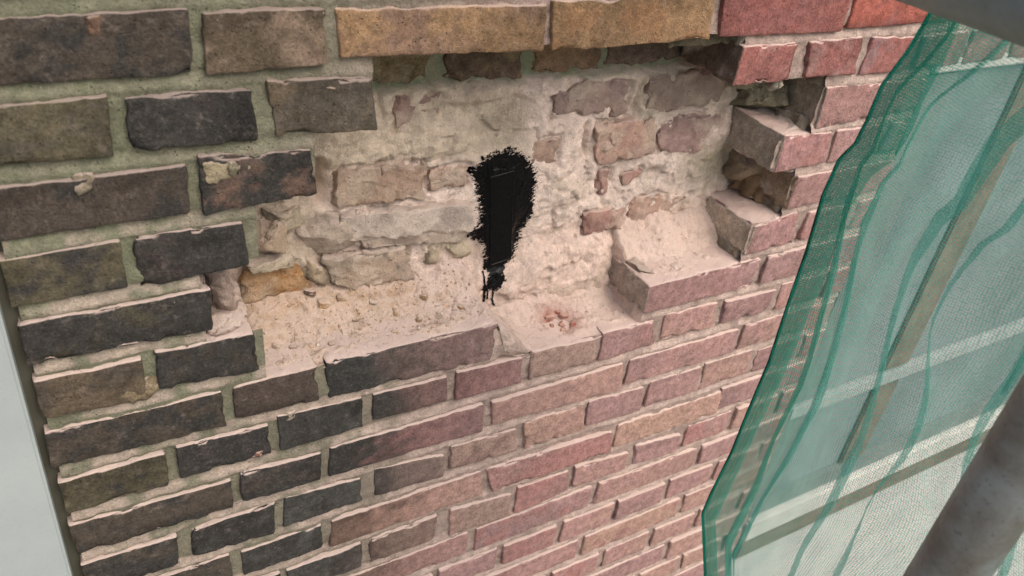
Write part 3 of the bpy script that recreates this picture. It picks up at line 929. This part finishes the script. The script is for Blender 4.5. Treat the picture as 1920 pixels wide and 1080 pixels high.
# window further along the wall
win = empty('window', (1.87, .03, -1.12), 'window with pale rails and sill seen dimly through the green netting', 'window')
box('sill', 1.145, 2.62, -.006, .10, -1.110, -1.050, M_STONE, win, .006)
box('sill_shadow_band', 1.145, 2.62, -.004, .10, -1.165, -1.112, M_TIMBER_SHADE, win, .004)  # brown band standing in for the shadow line under the sill
box('rail', 1.145, 2.62, .004, .060, -.780, -.748, M_PALE, win)
box('rail', 1.145, 2.62, .002, .060, -.123, -.0995, M_STONE, win)
box('rail', 1.145, 2.62, .006, .060, -1.048, -1.00, M_GREY, win)
for x in (1.145, 1.40, 2.0, 2.56):
    box('post', x, x + .075, .008, .060, -1.0, -.786, M_TIMBER_SHADE if x == 1.40 else M_GREY, win)
    box('post', x, x + .075, .008, .060, -.744, -.124, M_TIMBER_SHADE if x == 1.40 else M_GREY, win)
for x0, x1 in ((1.222, 1.398), (1.477, 1.998), (2.077, 2.558)):
    box('pane', x0, x1, .016, .022, -.998, -.787, M_GLASS, win, 0)
    box('pane', x0, x1, .016, .022, -.743, -.125, M_GLASS, win, 0)
box('curtain', 1.146, 2.6, .115, .125, -1.04, -.12, plain('curtain', (110, 118, 118), .9), win, .002)
plinth = box('plinth', 1.146, 4.2, .004, .11, GZ, -1.168, M_RENDER, None, .004)
tag(plinth, 'pale rendered wall below the window sill behind the netting', 'wall')
side = box('side_wall', 2.625, 4.2, .0, .11, -1.166, .3, plain('brick_render', (150, 120, 110), .9, .15, scale=18), None, .004)
tag(side, 'plain reddish wall beyond the window behind the netting', 'wall')
over = box('lintel_wall', 14.5 * PITCH + .002, 2.623, .0, .11, -.094, .3, plain('brick_render_b', (156, 118, 108), .9, .15, scale=18), None, .004)
tag(over, 'plain reddish wall strip above the window behind the netting', 'wall')

# ------------------------------------------------------------------ scaffold tubes
def tube_mesh(r, L, ax, base, seg=40, wall_t=.004, n=8):
    """open steel tube along axis ax ('z' or 'y') from base"""
    V, F = [], []
    prof = [(r, k / n) for k in range(n + 1)] + [(r - wall_t, 1.0), (r - wall_t, 0.0)]
    m_ = len(prof)
    for (rr_, t) in prof:
        for s in range(seg):
            a = 2 * math.pi * s / seg
            u, v = rr_ * math.cos(a), rr_ * math.sin(a)
            V.append((base[0] + u, base[1] + v, base[2] + t * L) if ax == 'z' else (base[0] + u, base[1] + t * L, base[2] + v))
    for i in range(m_):
        j = (i + 1) % m_
        for s in range(seg):
            t = (s + 1) % seg
            q = (i * seg + s, i * seg + t, j * seg + t, j * seg + s)
            F.append(q if ax == 'z' else q[::-1])
    return np.array(V), np.array(F)
M_TUBE = plain('weathered_galvanised_steel', (132, 138, 132), .55, .2, metal=.1, scale=11, col2=(116, 118, 112), bump=.0006, fine=220)
M_TUBE2 = plain('stained_galvanised_steel', (146, 152, 150), .4, .35, metal=.3, scale=14, col2=(116, 110, 100), bump=.0006, fine=200)
TX, TY = .5721, -.5078
TRX, TRZ = .6203, .0954
V, F = tube_mesh(.02415, 4.4, 'z', (TX, TY, GZ))
o = mk('scaffold_tube', V, F, M_TUBE2, None, origin=(TX, TY, GZ))
tag(o, 'upright brown-stained steel scaffold tube in front of the netting', 'scaffold tube')
V, F = tube_mesh(.02415, 1.40, 'y', (TRX, -1.405, TRZ))
o = mk('scaffold_tube', V, F, M_TUBE, None, origin=(TRX, -1.405, TRZ))
tag(o, 'level grey steel scaffold tube running to the wall above the netting', 'scaffold tube')

# ------------------------------------------------------------------ green debris netting
m, nt, b = new_mat('green_knitted_netting')
L = nt.links
uv = N(nt, 'ShaderNodeUVMap', uv_map='UVMap')
def net_mask(pu, pv, th):
    mp = N(nt, 'ShaderNodeMapping'); mp.inputs['Scale'].default_value = (1 / pu, 1 / pv, 1)
    L.new(uv.outputs[0], mp.inputs[0])
    vo = N(nt, 'ShaderNodeTexVoronoi', voronoi_dimensions='2D', feature='F1')
    vo.inputs['Scale'].default_value = 1; vo.inputs['Randomness'].default_value = .25
    L.new(mp.outputs[0], vo.inputs['Vector'])
    sx = N(nt, 'ShaderNodeSeparateXYZ'); L.new(uv.outputs[0], sx.inputs[0])
    thv = ramp(nt, sx.outputs[0], .0, .22, th - .16, th)           # the weave is tighter along the selvedge
    dd = math_(nt, 'SUBTRACT', vo.outputs['Distance'], thv)
    return ramp(nt, dd, -.18, .18, .78, .26)
geo = N(nt, 'ShaderNodeNewGeometry')
hole = net_mask(.0021, .0025, .45)
n1 = noise(nt, geo.outputs['Position'], 30, 4)
gc = mixc(nt, (.10, .48, .38, 1), (.18, .56, .47, 1), ramp(nt, n1, .3, .7))
sxg = N(nt, 'ShaderNodeSeparateXYZ'); L.new(uv.outputs[0], sxg.inputs[0])
gc = mixc(nt, (.008, .40, .28, 1), gc, ramp(nt, sxg.outputs[0], .02, .13))        # deeper green towards the selvedge
dif = N(nt, 'ShaderNodeBsdfDiffuse'); L.new(gc, dif.inputs[0])
trl = N(nt, 'ShaderNodeBsdfTranslucent'); L.new(gc, trl.inputs[0])
ms = N(nt, 'ShaderNodeMixShader'); ms.inputs[0].default_value = .45
L.new(dif.outputs[0], ms.inputs[1]); L.new(trl.outputs[0], ms.inputs[2])
gl = N(nt, 'ShaderNodeBsdfGlossy'); gl.inputs['Roughness'].default_value = .35; gl.inputs['Color'].default_value = (.5, .6, .56, 1)
ms2 = N(nt, 'ShaderNodeMixShader'); ms2.inputs[0].default_value = .06
L.new(ms.outputs[0], ms2.inputs[1]); L.new(gl.outputs[0], ms2.inputs[2])
tr = N(nt, 'ShaderNodeBsdfTransparent')
ms3 = N(nt, 'ShaderNodeMixShader')
L.new(hole, ms3.inputs[0]); L.new(ms2.outputs[0], ms3.inputs[1]); L.new(tr.outputs[0], ms3.inputs[2])
L.new(ms3.outputs[0], nt.nodes['Material Output'].inputs['Surface'])
M_NET = m
M_HEM = plain('dark_green_hem', (20, 66, 52), .8, .2, scale=200)

NX = TRX + .0285
EDGE = [(-.377,.1),(-.373,.079),(-.365,.055),(-.364,.033),(-.362,.016),(-.355,.002),(-.353,-.026),(-.356,-.066),(-.357,-.11),(-.359,-.162),(-.357,-.214),(-.356,-.258),(-.351,-.314),(-.350,-.339),(-.374,-.393),(-.39,-.48),(-.40,-.62)]
ks = (NX - .03976) / (.485 - .03976)
EZ = np.array([.2037 + (z - .2037) * ks for y, z in EDGE])[::-1]
EY = np.array([-.66 + (y + .66) * ks for y, z in EDGE])[::-1]
z0, z1 = TRZ + .004, -.95
nz, ns = 200, 560
zz = np.linspace(z0, z1, nz + 1)
ye = np.interp(zz, EZ, EY)
SW = .72
ss = np.linspace(0, SW, ns + 1)
Zg, Sg = np.meshgrid(zz, ss, indexing='ij')
Ye = np.repeat(ye[:, None], ns + 1, 1)
D = (z0 - Zg)
Pn = np.stack([Sg.ravel() * .35, np.zeros(Sg.size), D.ravel() * .12], 1)
ph = (fbm(Pn, 18, 2, 201)).reshape(Sg.shape)
amp = np.clip(.55 + .9 * (fbm(Pn + 5, 9, 2, 202)).reshape(Sg.shape), 0, 1.4)
hemw = .022 + .006 * np.sin(D * 9) + .012 * np.exp(-((D - .12) / .06) ** 2)
a = np.clip(Sg / hemw, 0, 1)
G = np.where(Sg < hemw, hemw * (1 - a) , Sg - hemw)                    # distance from the edge, first turn folded back
Xo = np.where(Sg < hemw, .009 * np.sin(np.pi * np.clip(a, 0, 1)) + .004 * (1 - a), 0.0)
fade = sm(.03, .08, Sg)
drift = fbm(np.stack([0 * D.ravel(), 0 * D.ravel(), D.ravel()], 1), 3.2, 2, 205).reshape(Sg.shape)
for kf, (sk, wf, tilt) in enumerate(((.050, .012, .02), (.098, .009, -.02), (.165, .011, .05), (.235, .014, -.03), (.300, .012, .04), (.375, .014, -.02), (.46, .014, .02))):
    nz_ = fbm(np.stack([0 * D.ravel() + kf * 7.7, 0 * D.ravel(), D.ravel()], 1), 4.5, 2, 206).reshape(Sg.shape)
    w_ = np.clip(wf * (.75 + 1.1 * nz_), 0.0015, .022) * sm(-.02, .10, D + .05)
    s0 = sk + .012 * drift + tilt * D * .3
    b_ = np.clip(Sg - s0 - w_, 0, w_)
    G = G - 2 * b_                                                    # a flat Z-pleat: three layers over its width
    Xo = Xo + .30 * b_ + .15 * np.clip(Sg - s0, 0, w_) - .45 * np.clip(Sg - s0 - 2 * w_, 0, w_)
wv = 2 * np.pi * (Sg / .075 + .8 * ph) + .9
G = G + fade * amp * .004 * np.sin(wv)
Xo = Xo + fade * amp * .007 * np.cos(wv) + .008 * fade * np.sin(2 * np.pi * Sg / .30 + 2.2 * D)
fine = fbm(np.stack([Sg.ravel(), np.zeros(Sg.size), D.ravel() * .18], 1), 60, 3, 203).reshape(Sg.shape)
Xo = Xo + .0035 * fine * sm(0, .05, D + .02)
top = sm(.0, .05, D)
V = np.stack([(NX + Xo * (.25 + .75 * top)).ravel(), (Ye - G).ravel(), Zg.ravel()], 1)
used, F = sheet_faces(nz, ns, np.ones((nz, ns), bool))
net = empty('debris_netting', (NX, -.45, -.95), 'translucent green knitted debris netting hanging in folds from the level scaffold tube', 'netting')
o = mk('mesh_sheet', V, F, M_NET, net)
uvl = o.data.uv_layers.new(name='UVMap')
li = np.zeros(len(o.data.loops), np.int32)
o.data.loops.foreach_get('vertex_index', li)
UVv = np.stack([Sg.ravel(), Zg.ravel()], 1).astype(np.float32)
uvl.data.foreach_set('uv', UVv[li].ravel())
# cord hem along the folded edge
hv, hf = [], []
hs = 8
for i in range(nz + 1):
    for s in range(hs):
        t = 2 * math.pi * s / hs
        hv.append((NX + .003 + .0019 * math.cos(t), ye[i] + .0006 + .0016 * math.sin(t), zz[i]))
for i in range(nz):
    for s in range(hs):
        t = (s + 1) % hs
        hf.append((i * hs + s, i * hs + t, (i + 1) * hs + t, (i + 1) * hs + s))
mk('hem', np.array(hv), np.array(hf), M_HEM, net)
